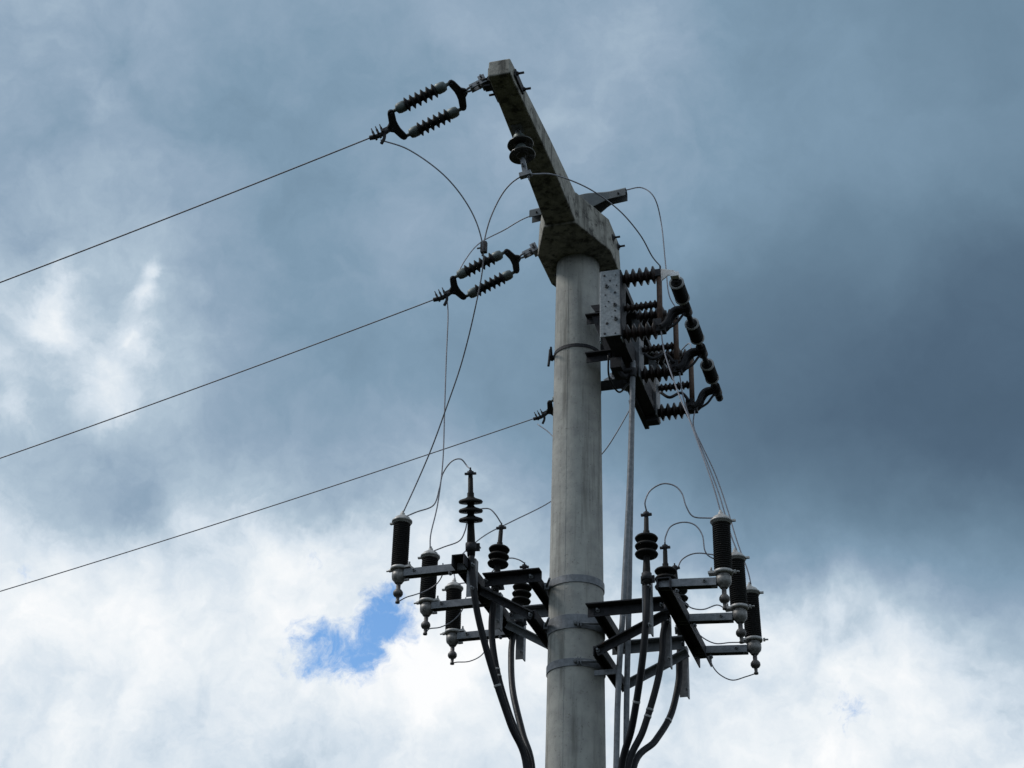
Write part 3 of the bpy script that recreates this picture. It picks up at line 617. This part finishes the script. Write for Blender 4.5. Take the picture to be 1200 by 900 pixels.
# ------------------------------------------------------------------ jumpers and droppers
wire([at(446, 164, 1.75), (480, 176, 1.7), (520, 205, 1.6), (548, 240, 1.45), (563, 275, 1.35), (566, 310, 1.25), (556, 365, 1.1), (541, 425, .9), (523, 478, .75), (507, 522, .6), (491, 560, .5), ATOP['L', 0]],
     'jumper_wire', 'long wire looping from the topmost line wire down to the leftmost surge arrester', 'wire')
wire([(565, 300, 1.28), (568, 280, 1.3), (575, 255, 1.34), (587, 230, 1.38), (600, 214, 1.42), K1, (626, 204, 1.42), (650, 205, 1.3), (690, 221, 1.1), (725, 246, .9), (750, 275, .7), (764, 300, .5), L(-.62, .40, ZU + .06)],
     'jumper_wire', 'wire held under the crossarm discs that curves right down to the top of the switch', 'wire')
b = MB(); P_ = at(567, 290, 1.29); b.box(P_, (SV, TV, ZV), (.035, .025, .07)); b.bolt(P_, SV, .01, .04); tag(b.build('wire_connector', 'steel', None, loc=P_), 'small connector joining two thin wires left of the pole head', 'connector')
wire([at(523, 350, -.03), (532, 330, -.03), (545, 305, -.05), (562, 285, -.1), (590, 270, -.15), (622, 253, tp), at(678, 240, tp), (734, 224, tp)],
     'jumper_wire', 'wire rising from the middle line wire to the grey cover\'s left end', 'wire')
wire([(732, 223, tp), (752, 220, tp), (767, 232, tp), (775, 262, -.2), (780, 310, -.15), (784, 345, -.12), L(-.62, -.10, ZU + .06)],
     'jumper_wire', 'thin wire dropping from the grey cover\'s right end to the middle switch terminal', 'wire')
wire([at(524, 350, -.03), (525, 372, -.03), (523, 420, -.03), (521, 480, -.03), (519, 540, -.04), (513, 590, -.05), (505, 625, -.05), ATOP['L', 1]],
     'dropper_wire', 'thin wire hanging straight from the middle line wire to the middle left arrester', 'wire')
J3 = wire([at(630, 497, -1.75), (648, 512, -1.7), (665, 545, -1.6), (688, 548, -1.5), (707, 530, -1.4), (722, 508, -1.35), K2, L(-.12, -1.2, K2.z + .0), L(-.32, -1.0, 7.5), L(-.55, -.8, 7.6), L(-.62, -.60, ZU + .06)],
     'jumper_wire', 'wire looping behind the pole from the lowest line wire up to the switch', 'wire')
wire([at(676, 562, -1.52), (645, 588, -1.4), (600, 611, -1.1), (572, 625, -.95), (552, 640, -.8), (536, 656, -.65), (532, 668, -.58), ATOP['L', 2]],
     'dropper_wire', 'wire slanting left from behind the pole to the lowest left arrester', 'wire')
b = MB(); b.tube([at(665, 545, -1.6), at(670, 556, -1.55), at(676, 562, -1.52)], .006); P_ = at(668, 548, -1.59); b.box(P_, (SV, TV, ZV), (.03, .03, .05)); tag(b.build('wire_connector', 'steel', None, loc=P_), 'small tap connector hidden behind the pole shaft', 'connector')
# left: arrester top to termination
wire([ATOP['L', 0] - ZV * .03, (488, 600, .45), (508, 592, .45), (515, 572, .46), (519, 555, .47), (529, 541, .49), (540, 538, .5), (548, 547, .5), TLUG['L', 0]], 'loop_wire', 'looped wire from the leftmost arrester over to the tallest left termination', 'wire')
wire([ATOP['L', 1] - ZV * .03, (520, 641, -.04), (538, 634, -.03), (545, 622, -.02), (549, 606, 0), (558, 598, 0), (572, 596, 0), (580, 602, 0), TLUG['L', 1]], 'loop_wire', 'looped wire from the middle left arrester behind a termination to the next one', 'wire')
wire([ATOP['L', 2] - ZV * .03, (545, 683, -.52), (562, 682, -.5), (575, 672, -.5), (586, 658, -.5), (598, 654, -.5), (608, 656, -.5), TLUG['L', 2]], 'loop_wire', 'looped wire from the lowest left arrester to the termination beside the pole', 'wire')
wire([ATOP['R', 0] - ZV * .03, (828, 607, .56), (812, 605, .58), (804, 593, .6), (799, 578, .6), (790, 569, .6), (776, 567, .6), (762, 575, .6), (756, 588, .6), TLUG['R', 0]], 'loop_wire', 'highest looped wire from the nearest right arrester to the termination with discs against sky', 'wire')
wire([ATOP['R', 1] - ZV * .03, (846, 656, .06), (833, 653, .08), (826, 645, .1), (823, 627, .1), (814, 615, .1), (800, 612, .1), (786, 617, .1), (780, 629, .1), TLUG['R', 1]], 'loop_wire', 'middle of the three looped wires above the right bracket', 'wire')
wire([ATOP['R', 2] - ZV * .03, (862, 683, -.43), (845, 655, -.4), (828, 649, -.4), (812, 649, -.4), (799, 656, -.4), (793, 668, -.4), TLUG['R', 2]], 'loop_wire', 'lowest looped wire above the right bracket, ending at the farthest termination', 'wire')
# right: switch to arresters
wire([L(-.62, .42, ZL - .02), (778, 410, .42), (786, 436, .44), (797, 466, .46), (808, 492, .5), (822, 530, .53), (836, 570, .55), ATOP['R', 0]], 'dropper_wire', 'dropper wire from the near switch terminal to the nearest right arrester', 'wire')
wire([L(-.63, -.08, ZL - .02), (800, 462, -.06), (806, 484, -.05), (814, 505, -.02), (828, 540, .02), (843, 580, .04), (855, 622, .05), ATOP['R', 1]], 'dropper_wire', 'dropper wire from the middle switch terminal to the middle right arrester', 'wire')
wire([L(-.63, -.58, ZL - .02), (813, 500, -.57), (824, 525, -.55), (838, 555, -.52), (851, 592, -.5), (864, 635, -.47), (876, 668, -.45), ATOP['R', 2]], 'dropper_wire', 'dropper wire from the far switch terminal to the rightmost arrester', 'wire')
# earth leads
er = .0036
wire([ABOT['L', 0], (476, 700, .45), (486, 697, .42), (500, 692, .3), (512, 684, .3), (519, 672, .38), (519, 660, .42)], 'earth_lead', 'thin earth lead below the leftmost surge arrester', 'wire', er)
wire([ABOT['L', 1], (503, 737, -.05), (516, 735, -.05), (530, 728, -.05), (541, 716, -.05), (546, 700, -.05)], 'earth_lead', 'thin earth lead below the middle left surge arrester', 'wire', er)
wire([ABOT['L', 2], (535, 776, -.55), (550, 775, -.55), (564, 768, -.55), (571, 756, -.55), (572, 738, -.55)], 'earth_lead', 'curved earth lead below the lowest left surge arrester', 'wire', er)
wire([ABOT['R', 0], (840, 709, .55), (825, 714, .54), (812, 713, .5), (802, 707, .5), (794, 700, .5)], 'earth_lead', 'thin earth lead below the nearest right surge arrester', 'wire', er)
wire([ABOT['R', 1], (855, 753, .05), (838, 754, .05), (822, 746, .05), (812, 734, .05), (809, 722, .05)], 'earth_lead', 'curved earth lead below the middle right surge arrester', 'wire', er)
wire([ABOT['R', 2], (874, 793, -.45), (858, 797, -.45), (843, 790, -.45), (834, 778, -.45), (831, 762, -.45)], 'earth_lead', 'lowest curved earth lead, below the rightmost surge arrester', 'wire', er)
